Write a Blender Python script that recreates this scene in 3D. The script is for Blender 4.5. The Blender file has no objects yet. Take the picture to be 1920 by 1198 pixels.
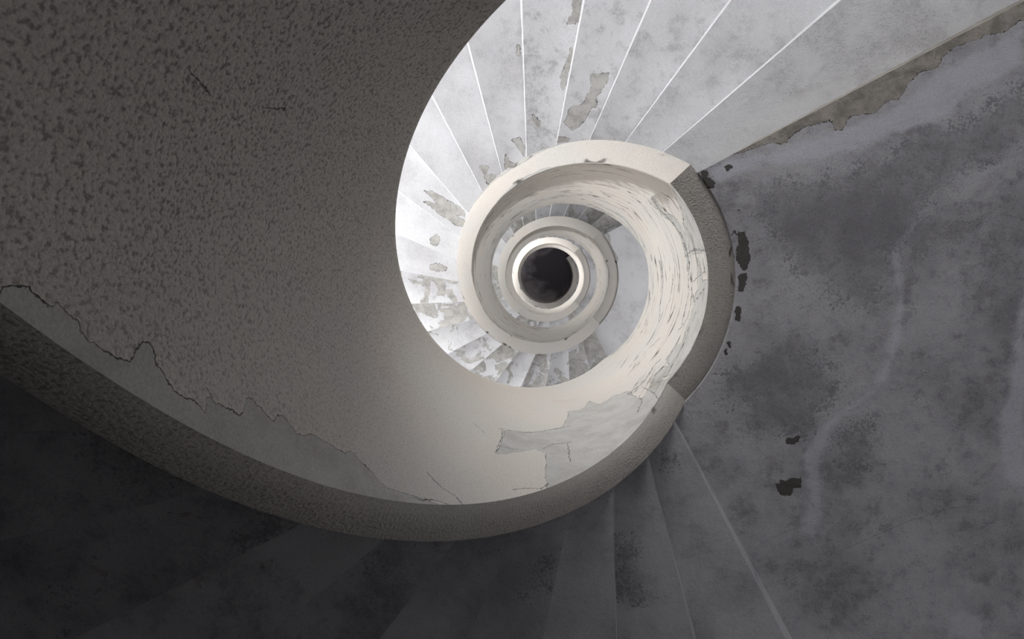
import bpy, math
import numpy as np
from mathutils import Matrix, Vector

scene = bpy.context.scene
# ------------------------------------------------------------------ measured layout
# all helix measures are in units of the open well's radius (UNIT metres)
F_PX = 1100.000000
TX = 0.054555
TY = 0.076662
DX = 0.119333
DY = 0.070384
Z1 = 4.067771
PITCH = 6.275887
HP = 2.375624
TH = 0.180917
A0 = -1.089482
A1 = 0.481629
Q = -0.020037
B0 = -0.745933
B1 = 0.753685
COFF = 0.243989
TB0 = -1.014977
TB1 = 0.334555

UNIT = 0.58
EYE = 1.45                      # camera height above the ground floor
RAKE = 0.010                    # lean of the riser faces, radians
RO = 4.42                       # radius of the round outer wall
R21 = 21
RISE = PITCH / 22.0
STEP = (2 * math.pi - (A1 - A0)) / R21
TOPZ = 24.1                     # flat roof slab over the well
HOUSE_Z = lambda z: z * UNIT + EYE
CX, CY = DX * UNIT, DY * UNIT   # the well's axis

# ------------------------------------------------------------------ camera
cy_, sy_ = math.cos(TX), math.sin(TX)
cx_, sx_ = math.cos(TY), math.sin(TY)
rX = Vector((cy_, 0, sy_))
z2 = Vector((-sy_, 0, cy_))
rY = Vector((0, cx_, 0)) - sx_ * z2
rZ = Vector((0, sx_, 0)) + cx_ * z2
cam_d = bpy.data.cameras.new('camera')
cam = bpy.data.objects.new('camera', cam_d)
scene.collection.objects.link(cam)
rot = Matrix((rX, -rY, -rZ)).transposed().to_4x4()
cam.matrix_world = Matrix.Translation((0, 0, EYE)) @ rot
cam_d.sensor_fit = 'HORIZONTAL'
cam_d.sensor_width = 36.0
cam_d.lens = 36.0 * F_PX / 1920.0
cam_d.clip_start = 0.02
cam_d.clip_end = 100
scene.camera = cam

# ------------------------------------------------------------------ sky, colour management
w = bpy.data.worlds.new('sky')
scene.world = w
w.use_nodes = True
w.node_tree.nodes['Background'].inputs['Color'].default_value = (0.90, 0.95, 1.0, 1)
w.node_tree.nodes['Background'].inputs['Strength'].default_value = 1.0
vs = scene.view_settings
vs.view_transform = 'Standard'
vs.look = 'None'
vs.gamma = 1.0
vs.use_curve_mapping = False
vs.exposure = 0.0
scene.cycles.max_bounces = 10
scene.cycles.diffuse_bounces = 5
scene.cycles.use_denoising = True
scene.cycles.adaptive_threshold = 0.07
scene.cycles.adaptive_min_samples = 20

# ------------------------------------------------------------------ daylight at the windows and added fill openings
def pol(phi, r):
    return (CX + UNIT * r * math.cos(phi), CY - UNIT * r * math.sin(phi))

D = math.pi / 180
def zs(ph):
    ph = np.asarray(ph, float)
    n = np.floor((ph - B0) / (2 * math.pi)); r = ph - B0 - n * 2 * math.pi
    L = B1 - B0
    return Z1 + PITCH * n + PITCH * np.clip((r - L) / (2 * math.pi - L), 0, 1)
def ztop(ph):
    ph = np.asarray(ph, float)
    n = np.floor((ph - TB0) / (2 * math.pi)); r = ph - TB0 - n * 2 * math.pi
    L = TB1 - TB0
    z = Z1 + PITCH * n + PITCH * np.clip((r - L) / (2 * math.pi - L), 0, 1) + HP
    return np.minimum(z, TOPZ - .03)

# (centre angle, half width, sill z, head z) of every window or added fill opening in the outer wall
WINDOWS_AND_FILLS = []
for lvl, zadd in ((0, 0.0), (1, PITCH), (2, 2 * PITCH)):
    for c_, hw, lo, hi, e_ in ((150, 17, 4.3, 6.3, 1.0), (190, 17, 4.4, 6.8, 1.0), (230, 16, 5.6, 7.6, 1.0)):
        WINDOWS_AND_FILLS.append((c_ * D, hw * D, lo + zadd, hi + zadd, e_ * (27, 17, 42)[lvl]))
for c_, hw, lo, hi, e_ in ((98, 20, .2, 3.5, 16), (0, 16, 6.0, 8.6, 13), (0, 16, 12.3, 14.9, 14),):  # unseen openings added to brighten landings, step undersides and roof
    WINDOWS_AND_FILLS.append((c_ * D, hw * D, lo, hi, e_))
for c_, hw, lo, hi, lvl in WINDOWS_AND_FILLS:
    ld = bpy.data.lights.new('window_or_fill_light', 'AREA')
    ld.shape = 'RECTANGLE'
    ld.size = 2 * RO * UNIT * math.sin(hw)
    ld.size_y = (hi - lo) * UNIT
    ld.energy = lvl * ld.size * ld.size_y
    ld.color = (1.0, .985, .965)
    lo_ = bpy.data.objects.new('window_or_fill_light', ld)
    x, y = pol(c_, RO + 0.45)
    lo_.location = (x, y, HOUSE_Z((lo + hi) / 2))
    d = Vector((CX - x, CY - y, 0))
    lo_.rotation_euler = d.to_track_quat('-Z', 'Z').to_euler()
    scene.collection.objects.link(lo_)

# ------------------------------------------------------------------ wear placed on the surfaces
# soffit outlines in metres (x, y); parapet outlines as (angle, height above the floor)
FEAT = {
 'land_peel': [[[0.564,-0.394],[0.593,-0.419],[0.669,-0.444],[0.727,-0.466],[0.836,-0.488],[0.877,-0.505],[0.91,-0.5],[0.959,-0.546],[1.008,-0.566],[1.09,-0.581],[1.107,-0.552],[1.132,-0.55],[1.163,-0.593],[1.204,-0.608],[1.253,-0.612],[1.292,-0.648],[1.332,-0.664],[1.362,-0.713],[1.4,-0.757],[1.463,-0.776],[1.501,-0.823],[1.578,-0.87],[1.632,-0.889],[1.688,-0.892],[1.749,-0.93],[1.795,-0.941],[1.835,-1.055],[1.743,-1.026],[1.115,-0.758],[0.792,-0.556]],[[0.601,-0.419],[0.636,-0.398],[0.628,-0.381],[0.654,-0.364],[0.659,-0.33],[0.629,-0.334],[0.611,-0.373],[0.595,-0.398]],[[0.699,-0.414],[0.716,-0.421],[0.72,-0.412],[0.705,-0.404]],[[0.753,-0.167],[0.782,-0.166],[0.797,-0.106],[0.79,-0.037],[0.756,-0.046],[0.759,-0.106]],[[0.751,-0.111],[0.788,-0.106],[0.804,-0.063],[0.782,-0.015],[0.753,-0.054]],[[0.768,-0.001],[0.787,-0.001],[0.779,0.061],[0.761,0.071]],[[0.753,0.124],[0.775,0.128],[0.769,0.186],[0.752,0.177]],[[0.719,0.264],[0.741,0.264],[0.739,0.293],[0.721,0.292]],[[0.711,0.305],[0.739,0.303],[0.73,0.325],[0.711,0.323]],[[0.73,-0.172],[0.742,-0.172],[0.74,-0.153],[0.733,-0.156]],[[0.742,-0.252],[0.756,-0.252],[0.754,-0.233]],[[0.921,0.832],[0.948,0.814],[1.03,0.807],[1.032,0.865],[1.004,0.854],[0.994,0.883],[0.956,0.896],[0.927,0.867]],[[0.958,0.647],[1.024,0.634],[1.009,0.675],[0.965,0.681]],[[0.711,0.291],[0.735,0.285],[0.723,0.324],[0.709,0.319]]],
 'land_stain': [[[1.791,-0.722],[1.673,-0.627],[1.562,-0.56],[1.447,-0.532],[1.332,-0.494],[1.256,-0.435],[1.1,-0.376],[0.881,-0.348],[0.824,-0.236],[0.928,-0.154],[0.995,0.011],[1.119,0.094],[1.28,0.094],[1.387,-0.172],[1.499,-0.293],[1.61,-0.391],[1.816,-0.488]],[[0.756,0.352],[1.028,0.305],[1.139,0.372],[1.198,0.484],[1.092,0.542],[1.041,0.657],[0.93,0.624],[0.809,0.649],[0.794,0.511],[0.716,0.489]],[[1.149,0.609],[1.289,0.585],[1.317,0.732],[1.211,0.78]]],
 'land_light': [[[0.61,-0.407],[0.727,-0.456],[0.911,-0.496],[1.091,-0.544],[1.333,-0.639],[1.464,-0.76],[1.769,-0.922],[1.778,-0.778],[1.59,-0.66],[1.514,-0.579],[1.29,-0.5],[1.178,-0.451],[1.013,-0.419],[0.796,-0.405],[0.654,-0.347]],[[1.807,-0.468],[1.686,-0.41],[1.573,-0.352],[1.479,-0.283],[1.371,-0.091],[1.4,0.094],[1.39,0.301],[1.337,0.449],[1.179,0.557],[1.114,0.731],[1.123,0.948],[1.096,1.059],[1.032,1.039],[1.048,0.884],[1.02,0.71],[1.098,0.58],[1.276,0.45],[1.338,0.26],[1.36,0.094],[1.322,-0.071],[1.423,-0.233],[1.535,-0.332],[1.65,-0.371],[1.81,-0.429]],[[1.851,0.052],[1.804,0.093],[1.793,0.382],[1.766,0.592],[1.789,0.804],[1.903,0.866]],[[1.611,1.366],[1.675,1.329],[1.786,1.372],[1.77,1.468],[1.617,1.473]]],
 'f2_peel': [[3,[[0.232,-0.983],[0.315,-0.991],[0.306,-0.936],[0.251,-0.864],[0.196,-0.764],[0.14,-0.718],[0.103,-0.756],[0.121,-0.82],[0.196,-0.847],[0.223,-0.91]]],[3,[[0.065,-0.682],[0.127,-0.677],[0.122,-0.661],[0.047,-0.655]]],[4,[[0.135,-1.178],[0.148,-1.135],[0.116,-1.02],[0.092,-0.938],[0.082,-1.04],[0.111,-1.107]]],[4,[[0.187,-1.438],[0.178,-1.305],[0.105,-1.296],[0.143,-1.363],[0.133,-1.42]]],[4,[[-0.066,-0.849],[-0.051,-0.829],[-0.021,-0.809],[-0.026,-0.765],[-0.061,-0.8]]],[5,[[-0.191,-0.75],[-0.143,-0.76],[-0.106,-0.698],[-0.111,-0.651],[-0.154,-0.708]]],[5,[[-0.159,-1.281],[-0.133,-1.26],[-0.136,-1.179],[-0.159,-1.21]]],[5,[[-0.222,-0.688],[-0.201,-0.636],[-0.159,-0.615],[-0.169,-0.584],[-0.223,-0.584]]],[6,[[-0.396,-0.637],[-0.367,-0.65],[-0.332,-0.638],[-0.34,-0.592],[-0.278,-0.586],[-0.289,-0.559],[-0.34,-0.521],[-0.357,-0.587]]],[6,[[-0.443,-1.104],[-0.423,-1.093],[-0.421,-1.061],[-0.441,-1.072]]],[8,[[-0.81,-0.556],[-0.724,-0.543],[-0.638,-0.482],[-0.551,-0.445],[-0.512,-0.396],[-0.515,-0.371],[-0.638,-0.415],[-0.724,-0.482]]],[8,[[-0.805,-0.48],[-0.762,-0.485],[-0.613,-0.408],[-0.527,-0.359],[-0.503,-0.31],[-0.577,-0.316],[-0.688,-0.397]]],[9,[[-0.793,-0.256],[-0.729,-0.279],[-0.711,-0.248],[-0.738,-0.177],[-0.786,-0.209]]],[10,[[-0.82,-0.07],[-0.745,-0.078],[-0.687,-0.045],[-0.696,-0.025],[-0.762,-0.024],[-0.815,-0.037]]],[10,[[-0.978,-0.095],[-0.945,-0.1],[-0.928,-0.083],[-0.965,-0.082]]],[3,[[0.228,-0.837],[0.238,-0.855],[0.261,-0.85],[0.252,-0.827]]]],
 'f1_stain': [[17,[[-0.056,0.99],[-0.027,0.914],[0.015,0.865],[0.057,0.86],[0.045,0.895],[0.003,0.949],[-0.018,0.989]]],[19,[[0.272,0.966],[0.336,0.969],[0.347,1.052],[0.339,1.135],[0.37,1.186],[0.34,1.203],[0.28,1.168],[0.289,1.105],[0.268,1.054]]],[15,[[-0.426,0.759],[-0.398,0.711],[-0.359,0.703],[-0.366,0.737],[-0.413,0.779],[-0.446,0.797]]],[13,[[-0.592,0.515],[-0.561,0.488],[-0.53,0.477],[-0.513,0.492],[-0.562,0.519],[-0.577,0.525]]],[12,[[-0.74,0.253],[-0.707,0.251],[-0.718,0.283],[-0.688,0.295],[-0.658,0.29],[-0.685,0.316],[-0.724,0.317],[-0.741,0.287]]],[12,[[-0.658,0.303],[-0.602,0.297],[-0.615,0.306],[-0.659,0.311]]],[12,[[-0.512,0.39],[-0.469,0.38],[-0.435,0.383],[-0.47,0.392]]],[13,[[-1.009,0.663],[-0.976,0.654],[-0.942,0.667],[-0.952,0.694],[-1.011,0.701]]],[20,[[0.458,0.694],[0.495,0.726],[0.506,0.742],[0.472,0.721]]]],
 'p1_peel': [[[-3.212,1.975],[-3.184,2.009],[-3.155,2.027],[-3.156,2.048],[-3.099,2.074],[-3.041,2.113],[-3.024,2.133],[-3.037,2.146],[-3.065,2.169],[-3.062,2.182],[-3.002,2.179],[-2.93,2.209],[-2.867,2.261],[-2.918,2.28],[-2.867,2.285],[-2.817,2.341],[-2.861,2.377],[-2.849,2.396],[-2.818,2.404],[-2.768,2.428],[-2.779,2.454],[-2.76,2.477],[-2.72,2.484],[-2.685,2.496],[-2.672,2.532],[-2.632,2.556],[-2.55,2.603],[-2.521,2.64],[-2.44,2.656],[-2.356,2.66],[-2.269,2.696],[-2.188,2.746],[-2.082,2.806],[-2.17,2.703],[-2.428,2.506],[-2.71,2.263],[-2.945,2.107],[-3.054,2.027],[-3.13,1.973]],[[-1.962,3.292],[-1.952,3.585],[-1.759,3.691],[-1.544,3.816],[-1.498,4.094],[-1.414,4.094],[-1.312,4.222],[-1.242,4.103],[-1.117,4.163],[-0.995,4.081],[-0.963,3.885],[-0.903,3.896],[-0.805,3.977],[-0.738,3.888],[-0.696,3.763],[-0.927,3.624],[-1.227,3.358],[-1.468,3.163],[-1.661,3.033],[-1.68,3.442],[-1.752,3.47],[-1.875,3.361]],[[0.754,3.822],[0.599,3.918],[0.452,3.988],[0.38,4.026],[0.339,4.003],[0.269,4.071],[0.21,4.036],[0.234,3.849],[0.227,3.748],[0.396,3.748],[0.547,3.781],[0.715,3.741]],[[-0.064,4.026],[-0.155,4.011],[-0.271,4.04],[-0.396,3.978],[-0.485,4.013],[-0.477,4.071],[-0.612,4.076],[-0.644,3.995],[-0.706,4.067],[-0.798,4.038],[-0.844,4.017],[-0.818,3.907],[-0.762,3.898],[-0.702,3.868],[-0.712,3.78],[-0.574,3.689],[-0.136,3.797],[0.032,3.757],[0.029,3.897]],[[0.858,4.165],[0.731,4.149],[0.602,4.211],[0.538,4.12],[0.424,4.061],[0.194,4.086],[0.138,4.083],[0.101,4.145],[0.274,4.135],[0.457,4.145],[0.593,4.282],[0.71,4.251]]],
 'p1_dark': [[[0.986,4.104],[0.899,4.056],[0.833,3.932],[0.766,3.823],[0.673,3.808],[0.686,3.92],[0.662,4.166],[0.665,4.276],[0.781,4.224],[0.862,4.291]],[[-0.825,4.035],[-0.786,3.952],[-0.749,3.925],[-0.781,3.884],[-0.837,3.946]]],
 'l2_peel': [[[0.438,-0.369],[0.528,-0.434],[0.61,-0.418],[0.652,-0.393],[0.661,-0.311],[0.737,-0.162],[0.73,-0.096],[0.623,-0.063],[0.581,-0.146],[0.497,-0.295]]]
}

CRACKS_P = [[[-1.972, 3.595], [-1.868, 3.648], [-1.79, 3.668], [-1.653, 3.759], [-1.514, 3.824]], [[-1.683, 3.507], [-1.628, 3.563], [-1.526, 3.595]], [[-1.959, 3.575], [-1.957, 3.482], [-1.965, 3.315]], [[-1.955, 3.403], [-1.901, 3.408], [-1.862, 3.416]], [[-2.221, 2.87], [-2.153, 2.853], [-2.095, 2.853], [-2.05, 2.83]], [[-2.227, 2.717], [-2.183, 2.744], [-2.164, 2.765], [-2.115, 2.783]], [[-1.826, 3.058], [-1.792, 3.078], [-1.742, 3.1], [-1.705, 3.098], [-1.669, 3.141]], [[-1.015, 3.764], [-0.959, 3.844], [-0.959, 3.899]], [[-1.536, 3.586], [-1.537, 3.383]], [[-1.004, 4.059], [-0.983, 3.981]], [[-2.142, 3.486], [-2.08, 3.46]], [[0.052, 4.456], [-0.154, 4.491]], [[-0.509, 4.415], [-0.582, 4.457]], [[0.248, 4.039], [0.238, 3.848]], [[0.027, 4.035], [0.081, 3.894]], [[-0.066, 4.055], [-0.136, 4.006], [-0.04, 3.893]], [[0.09, 3.911], [0.029, 3.905]], [[0.968, 4.274], [0.848, 4.293], [0.704, 4.326], [0.584, 4.239], [0.481, 4.166], [0.352, 4.126], [0.214, 4.108], [0.138, 4.101], [0.063, 4.141], [-0.05, 4.124], [-0.166, 4.137], [-0.303, 4.13]], [[0.932, 4.062], [0.833, 4.101], [0.758, 4.037], [0.673, 3.966], [0.568, 3.961]], [[0.318, 4.692], [0.108, 4.724], [-0.077, 4.708], [-0.218, 4.707], [-0.383, 4.586]], [[0.216, 4.135], [0.262, 3.982], [0.238, 3.848]], [[-0.048, 4.071], [-0.159, 4.06], [-0.273, 4.061], [-0.363, 4.125]], [[-0.999, 4.067], [-0.905, 4.078], [-0.805, 4.115], [-0.715, 4.164], [-0.661, 4.154]], [[-0.56, 4.055], [-0.642, 4.024], [-0.759, 4.04]], [[-0.889, 3.992], [-0.86, 3.834], [-0.869, 3.665]], [[0.901, 4.197], [0.771, 4.213], [0.637, 4.25], [0.513, 4.177], [0.364, 4.103], [0.253, 4.095]], [[-3.661, 2.177], [-3.644, 2.207]], [[-3.679, 2.357], [-3.696, 2.398]]]
CRACKS_L = [[[0.827, -0.497], [0.868, -0.526], [0.91, -0.504]], [[1.09, -0.581], [1.032, -0.569], [0.958, -0.562]], [[1.455, -0.776], [1.391, -0.761], [1.319, -0.746], [1.264, -0.722], [1.216, -0.69], [1.161, -0.65]], [[1.461, -0.824], [1.451, -0.776], [1.463, -0.776]], [[0.627, -0.411], [0.667, -0.421]], [[0.762, -0.115], [0.845, -0.139], [0.929, -0.153]], [[1.256, -0.025], [1.354, -0.081]], [[0.984, 1.231], [1.17, 1.119], [1.438, 0.984], [1.651, 0.91]], [[0.89, 1.079], [1.108, 0.968]], [[1.655, -0.192], [1.733, -0.228], [1.814, -0.209]], [[1.084, 0.922], [1.141, 0.956]]]

def sdf(P, polys):
    """signed distance (negative inside) of points P (n,2) to a list of polygons"""
    P = np.asarray(P, float)
    best = np.full(len(P), 1.0)
    for poly in polys:
        V = np.array(poly, float)
        lo, hi = V.min(0) - 0.15, V.max(0) + 0.15
        m = np.all((P >= lo) & (P <= hi), axis=1)
        if not m.any():
            continue
        Q = P[m]
        d2 = np.full(len(Q), 1e9)
        inside = np.zeros(len(Q), bool)
        for i in range(len(V)):
            a, b = V[i], V[(i + 1) % len(V)]
            e = b - a
            t = np.clip(((Q - a) @ e) / (e @ e + 1e-12), 0, 1)
            dd = Q - a - t[:, None] * e
            d2 = np.minimum(d2, (dd * dd).sum(1))
            if a[1] != b[1]:
                c = ((a[1] > Q[:, 1]) != (b[1] > Q[:, 1])) & (Q[:, 0] < (b[0] - a[0]) * (Q[:, 1] - a[1]) / (b[1] - a[1]) + a[0])
                inside ^= c
        d = np.sqrt(d2)
        d[inside] *= -1
        best[m] = np.minimum(best[m], d)
    return best

def ldist(P, lines):
    """signed distance to the nearest crack line (sign = side), and its plain distance"""
    P = np.asarray(P, float)
    best = np.full(len(P), 1.0); sgn = np.full(len(P), 1.0)
    for V in lines:
        V = np.array(V, float)
        m = np.all((P >= V.min(0) - 0.1) & (P <= V.max(0) + 0.1), axis=1)
        if not m.any():
            continue
        Q = P[m]
        for i in range(len(V) - 1):
            a, e = V[i], V[i + 1] - V[i]
            t = np.clip(((Q - a) @ e) / (e @ e + 1e-12), 0, 1)
            dd = Q - a - t[:, None] * e
            dist = np.sqrt((dd * dd).sum(1))
            side = (e[0] * (Q[:, 1] - a[1]) - e[1] * (Q[:, 0] - a[0])) / (math.hypot(*e) + 1e-9)
            near = dist < best[m]
            b_, s_ = best[m], sgn[m]
            s_[near] = side[near]; b_[near] = dist[near]
            best[m] = b_; sgn[m] = s_
    return sgn, best

# ------------------------------------------------------------------ materials
class NT:
    def __init__(s, name, rough=0.9):
        s.m = bpy.data.materials.new(name)
        s.m.use_nodes = True
        s.t = s.m.node_tree
        s.b = s.t.nodes['Principled BSDF']
        s.b.inputs['Roughness'].default_value = rough
        s.b.inputs['Specular IOR Level'].default_value = 0.25
        s.pos = s.n('ShaderNodeNewGeometry').outputs['Position']
    def n(s, typ, **kw):
        nd = s.t.nodes.new(typ)
        for k, v in kw.items():
            setattr(nd, k, v)
        return nd
    def put(s, sock, v):
        if isinstance(v, bpy.types.NodeSocket):
            s.t.links.new(v, sock)
        elif isinstance(v, tuple) and len(v) == 3 and sock.type == 'RGBA':
            sock.default_value = (*v, 1)
        else:
            sock.default_value = v
    def math(s, op, a, b=0.0, c=None, clamp=False):
        nd = s.n('ShaderNodeMath', operation=op, use_clamp=clamp)
        s.put(nd.inputs[0], a); s.put(nd.inputs[1], b)
        if c is not None:
            s.put(nd.inputs[2], c)
        return nd.outputs[0]
    def noise(s, scale, detail=6, rough=0.6, vec=None, dist=0.0, seed=0.0):
        nd = s.n('ShaderNodeTexNoise')
        v = vec or s.pos
        if seed:
            a = s.n('ShaderNodeVectorMath', operation='ADD'); s.put(a.inputs[0], v); a.inputs[1].default_value = (seed, seed * .7, seed * 1.3)
            v = a.outputs[0]
        s.put(nd.inputs['Vector'], v)
        nd.inputs['Scale'].default_value = scale
        nd.inputs['Detail'].default_value = detail
        nd.inputs['Roughness'].default_value = rough
        nd.inputs['Distortion'].default_value = dist
        return nd.outputs['Fac']
    def ramp(s, x, lo, hi, a=0.0, b=1.0, smooth=True):
        nd = s.n('ShaderNodeMapRange', interpolation_type='SMOOTHSTEP' if smooth else 'LINEAR')
        s.put(nd.inputs[0], x)
        for i, v in enumerate((lo, hi, a, b)):
            s.put(nd.inputs[i + 1], v)
        return nd.outputs[0]
    def mix(s, f, a, b):
        nd = s.n('ShaderNodeMix', data_type='RGBA')
        s.put(nd.inputs[0], f); s.put(nd.inputs[6], a); s.put(nd.inputs[7], b)
        return nd.outputs[2]
    def mul(s, col, f):
        nd = s.n('ShaderNodeVectorMath', operation='SCALE')
        s.put(nd.inputs[0], col); s.put(nd.inputs['Scale'], f)
        return nd.outputs[0]
    def attr(s, name):
        nd = s.n('ShaderNodeAttribute', attribute_name=name)
        return nd.outputs['Fac']
    def uv(s, sx, sy):
        nd = s.n('ShaderNodeAttribute', attribute_name='arc')
        m = s.n('ShaderNodeMapping'); s.put(m.inputs['Vector'], nd.outputs['Vector'])
        m.inputs['Scale'].default_value = (sx, sy, 1)
        return m.outputs[0]
    def finish(s, col, height, strength=1.0):
        bp = s.n('ShaderNodeBump')
        bp.inputs['Strength'].default_value = strength
        bp.inputs['Distance'].default_value = 1.0
        s.put(bp.inputs['Height'], height)
        s.t.links.new(bp.outputs[0], s.b.inputs['Normal'])
        s.put(s.b.inputs['Base Color'], col)
        return s.m

def parapet_material():
    s = NT('warm_limewashed_render')
    A, M_ = s.math, 'MULTIPLY'
    n1 = s.noise(7, 5, .62); n2 = s.noise(45, 3, .65, seed=3)
    wob = A('ADD', A(M_, A('SUBTRACT', n1, .5), .055), A(M_, A('SUBTRACT', n2, .5), .020))
    d = A('ADD', s.attr('peel'), wob)
    m1 = s.ramp(d, -.0012, .0012, 1, 0)                      # 1 inside a peeled place
    # scattered flakes, drawn out along the run of the stair
    fl = s.noise(1.0, 6, .62, vec=s.uv(1.5, 10), dist=.5)
    wear = s.attr('wear')
    th = s.math('SUBTRACT', .83, s.math(M_, wear, .36))
    d2 = A('SUBTRACT', th, fl)
    m2 = s.ramp(d2, -.004, .004, 1, 0)
    peel = A('MAXIMUM', m1, m2)
    # outline cracks
    gap = s.noise(14, 2, .7, seed=9)
    e1 = s.ramp(A('ABSOLUTE', d), .0003, A('ADD', .0008, A(M_, gap, .0016)), .85, 0)
    e1 = A(M_, e1, s.ramp(gap, .42, .60))
    e2 = s.ramp(A('ABSOLUTE', d2), .001, .008, 1, 0)
    e2 = A(M_, A(M_, e2, s.ramp(s.noise(9, 2, .6, seed=17), .50, .58)), .9)
    ck = A('ABSOLUTE', A('ADD', s.attr('crack'), A(M_, A('SUBTRACT', n2, .5), .022)))
    e3 = A(M_, s.ramp(ck, .0004, A('ADD', .0012, A(M_, gap, .0022)), 1, 0), s.ramp(s.attr('cgate'), .010, .018, 1, 0))
    vo = s.n('ShaderNodeTexVoronoi', feature='DISTANCE_TO_EDGE')
    av = s.n('ShaderNodeVectorMath', operation='ADD'); s.put(av.inputs[0], s.uv(1.1, 9))
    nn = s.n('ShaderNodeTexNoise'); nn.inputs['Scale'].default_value = 2.2; nn.inputs['Detail'].default_value = 4
    s.put(nn.inputs['Vector'], s.uv(1.0, 5)); s.put(av.inputs[1], nn.outputs['Color']); s.put(vo.inputs['Vector'], av.outputs[0])
    vo.inputs['Scale'].default_value = 1.0
    e4 = s.ramp(vo.outputs['Distance'], .006, .03, 1, 0)
    e4 = A(M_, e4, A(M_, s.ramp(s.noise(4, 3, .6, seed=31), .46, .56), s.ramp(wear, .18, .45)))
    crack = A('MAXIMUM', A('MAXIMUM', e1, e2), A('MAXIMUM', e3, e4), clamp=True)
    # colours
    big = s.noise(2.0, 4, .6, seed=5); mid = s.noise(11, 5, .7, seed=12); fine = s.noise(200, 1, .6, seed=2)
    streak = s.noise(1.0, 4, .65, vec=s.uv(1.6, 16), dist=.3)
    paint = s.mix(s.ramp(big, .35, .7), (.52, .485, .445), (.49, .475, .45))
    paint = s.mix(A(M_, s.ramp(streak, .55, .72), A(M_, wear, .6)), paint, (.50, .47, .42))
    paint = s.mix(s.ramp(s.noise(3.2, 4, .6, seed=44), .60, .78, 0, .35), paint, (.45, .38, .35))
    bare = s.mix(s.ramp(mid, .3, .75), (.43, .425, .41), (.34, .33, .315))
    col = s.mix(peel, paint, bare)
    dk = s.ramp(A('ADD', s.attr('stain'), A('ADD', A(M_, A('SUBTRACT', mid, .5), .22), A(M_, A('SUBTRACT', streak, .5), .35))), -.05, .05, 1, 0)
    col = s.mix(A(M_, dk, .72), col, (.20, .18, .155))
    st = s.noise(140, 2, .5, seed=7)
    rough = s.attr('rough')
    pit = A(M_, s.ramp(st, .52, .30, 0, 1), A(M_, rough, s.ramp(peel, 0, 1, .75, .1)))
    col = s.mix(A(M_, rough, .42), col, (.26, .235, .215))  # shade of the parapet's dim low end put into its colour
    col = s.mix(pit, col, (.13, .115, .105))  # cavity shade painted dark into the stucco pits
    col = s.mul(col, s.ramp(fine, .3, .7, .92, 1.07))
    # bare render under the lowest stringers, darkened on flight one to paint in shade
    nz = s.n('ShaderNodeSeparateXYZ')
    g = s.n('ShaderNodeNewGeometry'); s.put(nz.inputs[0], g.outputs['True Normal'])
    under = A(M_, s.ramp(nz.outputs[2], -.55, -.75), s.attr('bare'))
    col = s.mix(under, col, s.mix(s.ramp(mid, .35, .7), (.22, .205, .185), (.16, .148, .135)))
    # hollows of the bare underside coloured darker
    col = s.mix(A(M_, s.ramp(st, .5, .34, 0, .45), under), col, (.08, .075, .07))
    col = s.mix(A(M_, crack, .90), col, (.05, .046, .042))
    # relief: trowelled pebbly stucco, sunk flakes, open cracks
    stm = s.ramp(s.noise(1.3, 1, .5, seed=60), .35, .65, .35, 1.0)
    stm = A(M_, A(M_, stm, s.ramp(A('MAXIMUM', rough, s.ramp(under, .2, .5)), 0, 1, .35, 1)), s.ramp(peel, 0, 1, 1, .25))
    h = A(M_, A(M_, st, stm), .0055)
    h = A('SUBTRACT', h, A(M_, peel, .0022))
    return s.finish(col, h)

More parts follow.
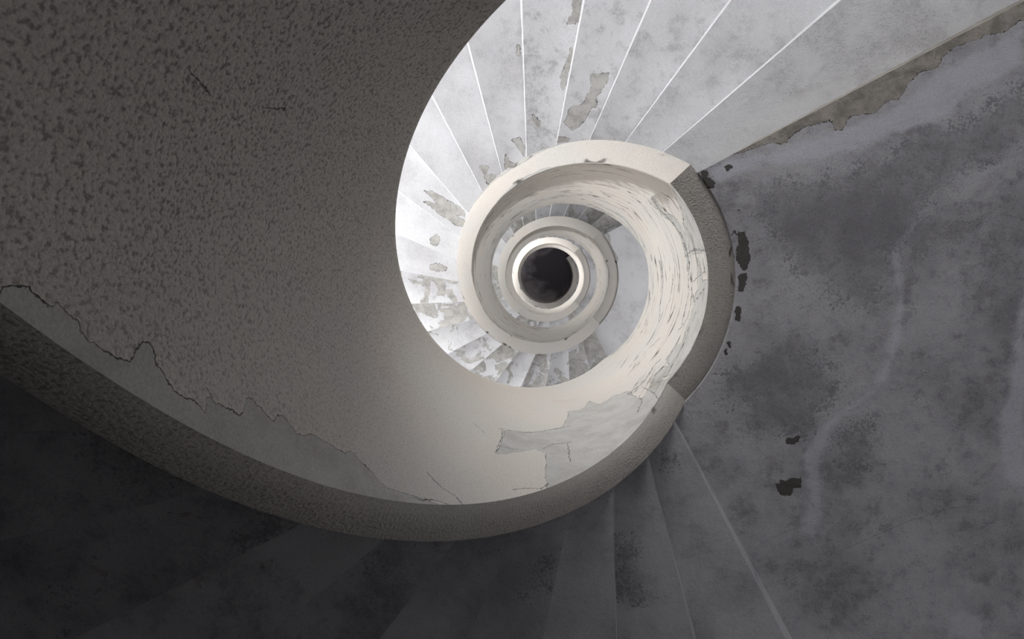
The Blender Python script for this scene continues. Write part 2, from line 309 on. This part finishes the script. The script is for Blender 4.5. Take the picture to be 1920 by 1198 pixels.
def soffit_material():
    s = NT('cool_whitewashed_plaster')
    A, M_ = s.math, 'MULTIPLY'
    n1 = s.noise(8, 5, .62); n2 = s.noise(50, 3, .65, seed=3)
    wob = A('ADD', A(M_, A('SUBTRACT', n1, .5), .05), A(M_, A('SUBTRACT', n2, .5), .022))
    d = A('ADD', s.attr('peel'), wob)
    m1 = s.ramp(d, -.001, .001, 1, 0)
    wear = s.attr('wear')
    fl = s.noise(5.5, 6, .66, dist=.8, seed=21)
    d2 = A('SUBTRACT', A('SUBTRACT', .80, A(M_, wear, .42)), fl)
    m2 = s.ramp(d2, -.004, .004, 1, 0)
    peel = A('MAXIMUM', m1, m2)
    gap = s.noise(12, 2, .7, seed=9)
    e1 = A(M_, s.ramp(A('ABSOLUTE', d), .0004, .0022, 1, 0), s.ramp(gap, .46, .56))
    e2 = A(M_, s.ramp(A('ABSOLUTE', d2), .001, .006, 1, 0), s.ramp(gap, .5, .62, 0, .5))
    ck = A('ABSOLUTE', A('ADD', s.attr('crack'), A(M_, A('SUBTRACT', n2, .5), .022)))
    e3 = A(M_, s.ramp(ck, .0003, .0020, .45, 0), s.ramp(s.attr('cgate'), .010, .018, 1, 0))
    crack = A('MAXIMUM', A('MAXIMUM', e1, e2), e3, clamp=True)
    tone = s.attr('tone')                 # 0 = old grey plaster, 1 = whitewash; flight one greyed to paint in shade
    big = s.noise(2.6, 4, .65, seed=5); mid = s.noise(16, 6, .72, seed=12); fine = s.noise(260, 1, .6, seed=2)
    speck = s.noise(110, 3, .75, seed=40)
    white = s.mix(s.ramp(big, .38, .66), (.68, .685, .70), (.60, .595, .61))
    grey = s.mix(s.ramp(big, .36, .66), (.395, .39, .405), (.285, .28, .295))
    col = s.mix(tone, grey, white)
    # grimy mottling
    gm = A(M_, s.ramp(A('ADD', mid, A(M_, A('SUBTRACT', big, .5), .9)), .50, .72), s.attr('dirt'))
    col = s.mix(A(M_, gm, .62), col, s.mix(tone, (.17, .165, .175), (.34, .34, .34)))
    sp = A(M_, s.ramp(A('ADD', A(M_, speck, .6), A(M_, mid, .6)), .60, .72), s.attr('dirt'))
    col = s.mix(A(M_, sp, .35), col, s.mix(tone, (.15, .145, .155), (.40, .40, .40)))
    # placed pale run marks and dark damp
    li = s.attr('light')
    lm = s.ramp(A('ADD', li, A('ADD', A(M_, A('SUBTRACT', n1, .5), .06), A(M_, A('SUBTRACT', mid, .5), .04))), -.03, .006, 1, 0)
    col = s.mix(A(M_, lm, .62), col, (.50, .50, .56))
    sd = A('ADD', s.attr('stain'), A('ADD', A(M_, A('SUBTRACT', n1, .5), .20), A(M_, A('SUBTRACT', A('ADD', A(M_, mid, .45), A(M_, speck, .55)), .5), .55)))
    dk = s.ramp(sd, -.03, .02, 1, 0)
    col = s.mix(A(M_, dk, s.ramp(A('ADD', A(M_, mid, .6), A(M_, speck, .4)), .36, .62, .70, .22)), col, (.115, .112, .122))
    bare = s.mix(s.ramp(mid, .38, .64), s.mix(tone, (.33, .30, .27), (.52, .51, .485)), s.mix(tone, (.20, .185, .165), (.36, .35, .33)))
    bare = s.mix(s.ramp(s.attr('deep'), .02, .03, 1, 0), bare, (.075, .07, .066))
    col = s.mix(peel, col, bare)
    col = s.mul(col, s.ramp(fine, .3, .7, .92, 1.07))
    col = s.mix(A(M_, crack, .85), col, (.05, .048, .046))
    h = A(M_, speck, .0008)
    h = A('ADD', h, A(M_, mid, .0055))
    h = A('ADD', h, A(M_, A(M_, s.ramp(speck, .55, .7), s.ramp(big, .45, .6)), .0012))
    h = A('SUBTRACT', h, A(M_, peel, .0020))
    return s.finish(col, h)

def plain_material(name, c1, c2, scale=3, blot=None):
    s = NT(name)
    col = s.mix(s.ramp(s.noise(scale, 7, .65), .35, .65), c1, c2)
    if blot:
        x, y, r, c3 = blot
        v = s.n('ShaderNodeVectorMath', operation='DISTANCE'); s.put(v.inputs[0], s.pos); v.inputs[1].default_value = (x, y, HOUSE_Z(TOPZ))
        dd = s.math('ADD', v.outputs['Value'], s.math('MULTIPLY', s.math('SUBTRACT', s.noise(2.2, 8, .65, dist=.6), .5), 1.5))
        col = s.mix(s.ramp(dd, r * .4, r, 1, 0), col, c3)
    return s.finish(col, s.math('MULTIPLY', s.noise(60, 5, .6), .002))

MP = parapet_material()
MS = soffit_material()
MW = plain_material('outer_wall_render', (.80, .80, .82), (.68, .68, .70), 2)
MF = plain_material('ground_floor_concrete', (.13, .125, .12), (.10, .097, .094), 2)
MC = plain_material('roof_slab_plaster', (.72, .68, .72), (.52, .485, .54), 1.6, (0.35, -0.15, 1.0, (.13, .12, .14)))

# ------------------------------------------------------------------ mesh helpers
def mesh_obj(name, V, Fc, mat, parent=None, attrs=None, arc=None, smooth=True, sharp=None):
    V = np.asarray(V, float)
    off = np.array(parent['_o']) if parent is not None else np.zeros(3)
    me = bpy.data.meshes.new(name)
    me.from_pydata((V - off).tolist(), [], Fc)
    me.materials.append(mat)
    for k, a in (attrs or {}).items():
        at = me.attributes.new(k, 'FLOAT', 'POINT')
        at.data.foreach_set('value', np.asarray(a, np.float32))
    if arc is not None:
        at = me.attributes.new('arc', 'FLOAT_VECTOR', 'POINT')
        at.data.foreach_set('vector', np.asarray(arc, np.float32).ravel())
    me.validate(); me.update()
    if smooth:
        me.polygons.foreach_set('use_smooth', [True] * len(me.polygons))
        me.set_sharp_from_angle(angle=math.radians(35))
    o = bpy.data.objects.new(name, me)
    scene.collection.objects.link(o)
    if parent is not None:
        o.parent = parent
    return o

def root(name, label, cat, loc, group=None):
    o = bpy.data.objects.new(name, None)
    o.empty_display_size = .2
    o.location = loc
    o['label'] = label; o['category'] = cat
    if group:
        o['group'] = group
    o['_o'] = list(loc)
    scene.collection.objects.link(o)
    return o

def structure(name, V, F, mat, smooth=True):
    o = mesh_obj(name, V, F, mat, smooth=smooth)
    o['kind'] = 'structure'
    return o

def lerp(a, b, t):
    return a + (b - a) * t

# ---- parapet pieces: a closed profile swept round the well
def sweep(name, p0, p1, prof, mat, parent, dphi, level):
    """prof(phi array) -> (n_phi, n_prof, 2) of (radius, z) in units, closed loop"""
    n = max(3, int(round((p1 - p0) / dphi)) + 1)
    ph = np.linspace(p0, p1, n)
    pr = prof(ph)
    m = pr.shape[1]
    r, z = pr[..., 0], pr[..., 1]
    c, s_ = np.cos(ph)[:, None], np.sin(ph)[:, None]
    X = CX + UNIT * r * c; Y = CY - UNIT * r * s_; Z = EYE + UNIT * z
    V = np.stack([X, Y, Z], -1).reshape(-1, 3)
    F = []
    for i in range(n - 1):
        a = i * m; b = a + m
        for j in range(m):
            k = (j + 1) % m
            F.append((a + j, a + k, b + k, b + j))
    F.append(tuple(range(m - 1, -1, -1)))
    F.append(tuple(range((n - 1) * m, n * m)))
    PH = np.repeat(ph, m)
    inner = (np.abs(r - 1) < .02).ravel()
    hz = (Z - (EYE + UNIT * zs(ph))[:, None]).ravel()
    arc = np.stack([PH * UNIT, hz, (r.ravel() - 1) * UNIT], -1)
    cgate = np.full(len(V), 1.0); peel = np.full(len(V), 1.0); crack = np.full(len(V), 1.0); stain = np.full(len(V), 1.0)
    if level == 1:
        Q = np.stack([PH * UNIT, V[:, 2]], -1)
        # laminations by the landing gape more in height than along the wall
        for sel, kz in ((inner & (PH <= -80 * D), 1.0), (inner & (PH > -80 * D), .38)):
            if not sel.any():
                continue
            sc = lambda L: [[(p[0] * UNIT, p[1] * kz) for p in poly] for poly in L]
            q_ = Q[sel] * np.array([1.0, kz])
            peel[sel] = sdf(q_, sc(FEAT['p1_peel']))
            stain[sel] = sdf(q_, sc(FEAT['p1_dark']))
            crack[sel], cgate[sel] = ldist(q_, sc(CRACKS_P))
        peel[hz < .006] = 1.0
    pm = np.mod(PH + math.pi, 2 * math.pi) - math.pi      # -180..180, 0 = middle of the landings
    if level == 1:
        w_ = np.where(PH < -95 * D, .0, .15) + np.where(PH > -80 * D, .62, 0) * np.clip((PH + 70 * D) / .5, 0, 1)
        w_ = np.where(PH > B1, .75, w_)
    elif level == 2:
        w_ = np.full(len(V), .72)
    else:
        w_ = np.full(len(V), .55)
    if level >= 2:      # brown grime low on the upper walls, widened to paint the far side dimmer
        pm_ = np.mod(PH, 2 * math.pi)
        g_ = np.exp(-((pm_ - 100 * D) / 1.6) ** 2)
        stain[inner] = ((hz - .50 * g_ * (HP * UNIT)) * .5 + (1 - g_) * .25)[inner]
    # the flakes keep to the lower and upper edge of the wall
    hh = hz / (UNIT * HP)
    edge = np.clip(1 - hh * 2.2, 0, 1) + np.clip(hh * 3 - 2.2, 0, .8)
    w_ = w_ * np.clip(.55 + .6 * edge, 0, 1.15)
    stain[hz < .02] = 1.0
    w_ = np.where(hz < .004, .12, w_)
    bare = np.full(len(V), 0.0 if level > 1 else (1.0 if p0 < B0 - .1 else .55))  # full on flight one, whose dim underside is darkened by colour
    rough = np.clip((-120 * D - PH) / 1.4, 0, 1) if level == 1 else np.zeros(len(V))  # stucco strength, also the mask for shade painted on the low end
    return mesh_obj(name, V, F, mat, parent, dict(bare=bare, rough=rough, peel=peel, crack=crack, cgate=cgate, stain=stain, wear=w_), arc)

def parapet(p0, p1, parent, level, cell, cap=True):
    dphi = cell / UNIT
    hb = 0.10
    hc = 0.16
    nz = max(6, int(HP * UNIT / cell))
    def low(ph):      # stringer: the lowest strip, its underside seen from below
        z0 = zs(ph)[:, None]
        rr = [1, 1, 1, 1 + TH * .25, 1 + TH * .5, 1 + TH * .75, 1 + TH, 1 + TH, 1 + TH]
        hh = [hb, hb * .5, .012, 0, 0, 0, .012, hb * .5, hb]
        rr[2] = 1.0; 
        R = np.broadcast_to(np.array(rr), (len(ph), len(rr)))
        return np.stack([R, z0 + np.array(hh)[None]], -1)
    def wall(ph):
        z0 = (zs(ph) + hb)[:, None]; z1 = (ztop(ph) - (hc if cap else 0))[:, None]
        z1 = np.maximum(z1, z0 + .05)
        t = np.linspace(1, 0, nz)[None]
        zi = z0 + (z1 - z0) * t
        t2 = np.linspace(0, 1, 5)[None]
        zo = z0 + (z1 - z0) * t2
        R = np.concatenate([np.ones_like(zi), np.full_like(zo, 1 + TH)], 1)
        return np.stack([R, np.concatenate([zi, zo], 1)], -1)
    def cope(ph):     # rounded top
        z0 = (ztop(ph) - hc)[:, None]
        a = np.linspace(0, math.pi, 9)
        rr = np.concatenate([[1 + TH], 1 + TH / 2 + (TH / 2) * np.cos(a), [1]])
        hh = np.concatenate([[0], (hc - TH / 2 * .8) + TH / 2 * .8 * np.sin(a), [0]])
        R = np.broadcast_to(rr[::-1], (len(ph), len(rr)))
        return np.stack([R, z0 + hh[::-1][None]], -1)
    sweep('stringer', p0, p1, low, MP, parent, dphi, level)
    sweep('parapet', p0, p1, wall, MP, parent, dphi, level)
    if cap:
        sweep('coping', p0, p1, cope, MP, parent, dphi, level)

# ---- plates: landings and steps
def edge_ang(phi, rho):
    return phi + np.arcsin(COFF / rho)

def plate(name, pa, pb, zb, zt, mat, parent, cell, attr_fn, zb_floor=None, rake=RAKE):
    r0, r1 = 1 + TH - .004, RO - .01
    nr = max(2, int((r1 - r0) * UNIT / cell) + 1)
    rho = np.linspace(r0, r1, nr)
    nt = max(2, int((pb - pa) * 2.6 * UNIT / cell) + 1)
    t = np.linspace(0, 1, nt)
    A = edge_ang(pa, rho)[:, None] * (1 - t)[None] + edge_ang(pb, rho)[:, None] * t[None]
    X = CX + UNIT * rho[:, None] * np.cos(A); Y = CY - UNIT * rho[:, None] * np.sin(A)
    zb = EYE + UNIT * zb if zb_floor is None else zb_floor
    zt = EYE + UNIT * zt
    n = nr * nt
    V = np.stack([X, Y, np.full_like(X, zb)], -1).reshape(-1, 3)
    idx = np.arange(n).reshape(nr, nt)
    F = [tuple(int(q) for q in (idx[i, j], idx[i, j + 1], idx[i + 1, j + 1], idx[i + 1, j]))
         for i in range(nr - 1) for j in range(nt - 1)]
    # rim loop and top
    rim = list(idx[0, :]) + list(idx[1:, -1]) + list(idx[-1, -2::-1]) + list(idx[-2:0:-1, 0])
    rim = [int(q) for q in rim]
    m = len(rim)
    nzs = max(2, int((zt - zb) / .05) + 1)
    rows = [rim]
    onb = np.isin(rim, idx[:, -1]).astype(float)
    ex = []
    for k in range(1, nzs + 1):
        zz = zb + (zt - zb) * k / nzs
        # the riser face leans a little past the plumb line (raked riser)
        a = -rake * min(1.0, (zz - zb) / (UNIT * RISE)) * onb
        px_, py_ = V[rim, 0] - CX, V[rim, 1] - CY
        ex.append(np.stack([CX + px_ * np.cos(a) - py_ * np.sin(a), CY + px_ * np.sin(a) + py_ * np.cos(a), np.full(m, zz)], -1))
        rows.append([n + (k - 1) * m + q for q in range(m)])
    V = np.concatenate([V] + ex)
    for a, b in zip(rows[:-1], rows[1:]):
        for q in range(m):
            q2 = (q + 1) % m
            F.append((a[q2], a[q], b[q], b[q2]))
    # top as strips of quads between matching rim points
    top = rows[-1]
    li = {rim[q]: top[q] for q in range(m)}
    inner = [li[int(q)] for q in idx[0, :]]; outer = [li[int(q)] for q in idx[-1, :]]
    sa = [li[int(q)] for q in idx[:, 0]]; sb = [li[int(q)] for q in idx[:, -1]]
    F.append(tuple(inner + sb[1:-1] + outer[::-1] + sa[-2:0:-1])[::-1])
    at = attr_fn(V)
    arc = np.stack([V[:, 0], V[:, 1], V[:, 2]], -1)
    return mesh_obj(name, V, F, mat, parent, at, arc, smooth=False)

def attrs_landing(level):
    def fn(V):
        n = len(V); Q = V[:, :2]
        one = np.ones(n)
        a = dict(peel=one.copy(), crack=one.copy(), cgate=one.copy(), stain=one.copy(), light=one.copy(), deep=one.copy(),
                 wear=one * .0, tone=one * .0, dirt=one * .8)
        if level == 1:
            a['peel'] = sdf(Q, FEAT['land_peel'])
            a['deep'] = sdf(Q, FEAT['land_peel'][1:])
            a['stain'] = sdf(Q, FEAT['land_stain'])
            a['light'] = sdf(Q, FEAT['land_light'])
            a['crack'], a['cgate'] = ldist(Q, CRACKS_L)
        elif level == 2:
            a['peel'] = sdf(Q, FEAT['l2_peel'])
            a['tone'] = one * .95; a['dirt'] = one * .35; a['wear'] = one * .1
        else:
            a['tone'] = one * .5; a['wear'] = one * .45
        return a
    return fn

def attrs_step(fl, k):
    def fn(V):
        n = len(V); Q = V[:, :2]
        one = np.ones(n)
        a = dict(peel=one.copy(), crack=one.copy(), cgate=one.copy(), stain=one.copy(), light=one.copy(), deep=one.copy(),
                 wear=one * .0, tone=one * 1.0, dirt=one * .25)
        if fl == 1:
            a['stain'] = sdf(Q, [p for kk, p in FEAT['f1_stain'] if kk == k])
            a['tone'] = one * (.10, .02, .20, .06)[(k * 5) % 4]; a['dirt'] = one * (.8 if k < 16 else .3)  # low tone darkens this dimly lit flight by colour, varied per step
            a['wear'] = one * (.36 if k < 15 else .2 if k < 17 else .06)
        elif fl == 2:
            a['peel'] = sdf(Q, [p for kk, p in FEAT['f2_peel'] if kk == k])
            a['wear'] = one * (.10 if k < 3 else .22 if k < 5 else .12 if k < 11 else (.62, .80, .55, .66, .76, .60, .72, .58, .80, .95)[k - 11])
            a['tone'] = one * (.95 if k < 5 else 1.0)
            a['dirt'] = one * ((.35, .5, .6, .9, 1.0, .4)[k] if k < 6 else .12 if k < 11 else .35)
        else:
            a['wear'] = one * (.45, .75, .3, .9, .6)[(k * 3 + fl) % 5]; a['dirt'] = one * .4
        return a
    return fn

# ------------------------------------------------------------------ the setting
def ring_wall(name, f0, f1):
    """half of the round outer wall, 0.25 m thick, with its windows and added fill openings cut through"""
    z_lo, z_hi = -EYE / UNIT, TOPZ
    cuts = set(np.round(np.arange(f0, f1 + .1, 5.0), 3).tolist()) | {f0, f1}
    zc = {z_lo, z_hi} | set(np.round(np.arange(-2, 24, 1.0), 3).tolist())
    for c_, hw, lo, hi, lvl in WINDOWS_AND_FILLS:
        for e in (c_ - hw, c_ + hw):
            ee = round(e / D, 3)
            if f0 < ee < f1: cuts.add(ee)
        zc.add(round(lo, 3)); zc.add(round(hi, 3))
    cuts = sorted(cuts); zc = sorted(zc)
    def openp(fa, za):
        for c_, hw, lo, hi, lvl in WINDOWS_AND_FILLS:
            if abs(fa * D - c_) < hw - 1e-4 and lo < za < hi:
                return True
        return False
    V = []; F = []; ids = {}
    def vid(i, j, k):
        if (i, j, k) not in ids:
            x, y = pol(cuts[i] * D, RO + (.43 if k else 0))
            ids[(i, j, k)] = len(V)
            V.append((x, y, HOUSE_Z(zc[j])))
        return ids[(i, j, k)]
    ni, nj = len(cuts) - 1, len(zc) - 1
    solid = [[not openp((cuts[i] + cuts[i + 1]) / 2, (zc[j] + zc[j + 1]) / 2) for j in range(nj)] for i in range(ni)]
    S = lambda i, j: 0 <= i < ni and 0 <= j < nj and solid[i][j]
    for i in range(ni):
        for j in range(nj):
            if not solid[i][j]: continue
            F.append((vid(i, j, 0), vid(i + 1, j, 0), vid(i + 1, j + 1, 0), vid(i, j + 1, 0)))
            F.append((vid(i, j, 1), vid(i, j + 1, 1), vid(i + 1, j + 1, 1), vid(i + 1, j, 1)))
            if not S(i - 1, j): F.append((vid(i, j, 0), vid(i, j + 1, 0), vid(i, j + 1, 1), vid(i, j, 1)))
            if not S(i + 1, j): F.append((vid(i + 1, j, 0), vid(i + 1, j, 1), vid(i + 1, j + 1, 1), vid(i + 1, j + 1, 0)))
            if not S(i, j - 1): F.append((vid(i, j, 0), vid(i, j, 1), vid(i + 1, j, 1), vid(i + 1, j, 0)))
            if not S(i, j + 1): F.append((vid(i, j + 1, 0), vid(i + 1, j + 1, 0), vid(i + 1, j + 1, 1), vid(i, j + 1, 1)))
    o = structure(name, V, F, MW, smooth=False)
    o['label'] = 'plastered round outer wall of the stairwell'
    return o
ring_wall('wall_left', 90.0, 270.0)
ring_wall('wall_right', -90.0, 90.0)

def disc(name, z0, z1, mat, r=RO + .43, n=96):
    V = []; F = []
    for z in (z0, z1):
        for k in range(n):
            x, y = pol(2 * math.pi * k / n, r); V.append((x, y, z))
    F.append(tuple(range(n))); F.append(tuple(range(2 * n - 1, n - 1, -1)))
    for k in range(n):
        k2 = (k + 1) % n
        F.append((k2, k, n + k, n + k2))
    return structure(name, V, F, mat, smooth=False)
disc('floor', -.25, 0.0, MF)
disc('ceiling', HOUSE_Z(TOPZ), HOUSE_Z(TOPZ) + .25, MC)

# ------------------------------------------------------------------ landings (1 = nearest overhead)
THK = .46
LAND_LABELS = {
 1: 'wide smooth grey landing underside filling the right, with damp stains and a pale run mark',
 2: 'pale lilac grey landing inside the first ring, with a brown peeled patch by its edge',
 3: 'tiny brown peeled landing just right of the dark round roof opening, inside the second ring',
 4: 'topmost dark grey landing, a thin crescent on the right of the dark roof disc',
}
for n in (1, 2, 3, 4):
    off = (n - 1) * 2 * math.pi
    zb = Z1 + Q + (n - 1) * PITCH
    rt = root('stair_landing', LAND_LABELS[n], 'landing', (CX, CY, HOUSE_Z(zb)), 'landings of the spiral stair')
    cell = {1: .009, 2: .02}.get(n, .05)
    plate('slab', A0 + off, A1 + off, zb, zb + THK, MS, rt, cell, attrs_landing(n))
    parapet(B0 + off, B1 + off, rt, n, {1: .008, 2: .015}.get(n, .03))

# ------------------------------------------------------------------ flights
FL_LABELS = {
 1: 'lowest nearest flight, huge stucco parapet on the left, dark steps along the bottom',
 2: 'brightly lit white flight, steps fanning from the top edge round the ring',
 3: 'small flaking spiral flight turning inside the first ring, above the brown peeled patch',
 4: 'highest spiral flight, the narrow white ring around the dark roof disc',
}
for fl in (1, 2, 3, 4):
    off = (fl - 2) * 2 * math.pi
    zb0 = Z1 + Q + (fl - 2) * PITCH
    base = 0.0 if fl == 1 else HOUSE_Z(zb0)
    rt = root('stair_flight', FL_LABELS[fl], 'staircase', (CX, CY, base), 'flights of the spiral stair')
    cell = {1: .013, 2: .013, 3: .03}.get(fl, .06)
    for k in range(R21):
        pa = A1 + off + k * STEP
        # each tread's underside meets the smooth stringer at its upper edge
        z = float(zs(edge_ang(pa + STEP, 1 + TH))) + .012
        plate('step', pa, pa + STEP, z, z + THK, MS, rt, cell, attrs_step(fl, k),
              zb_floor=0.0 if (fl == 1 and k == 0) else None,
              rake=(.018 if k < 20 else .036) if fl == 1 else RAKE)
    parapet(B1 + off, B0 + off + 2 * math.pi, rt, fl if fl != 1 else 1, {1: .008, 2: .013, 3: .022}.get(fl, .035))

for o in scene.objects:
    if '_o' in o:
        del o['_o']
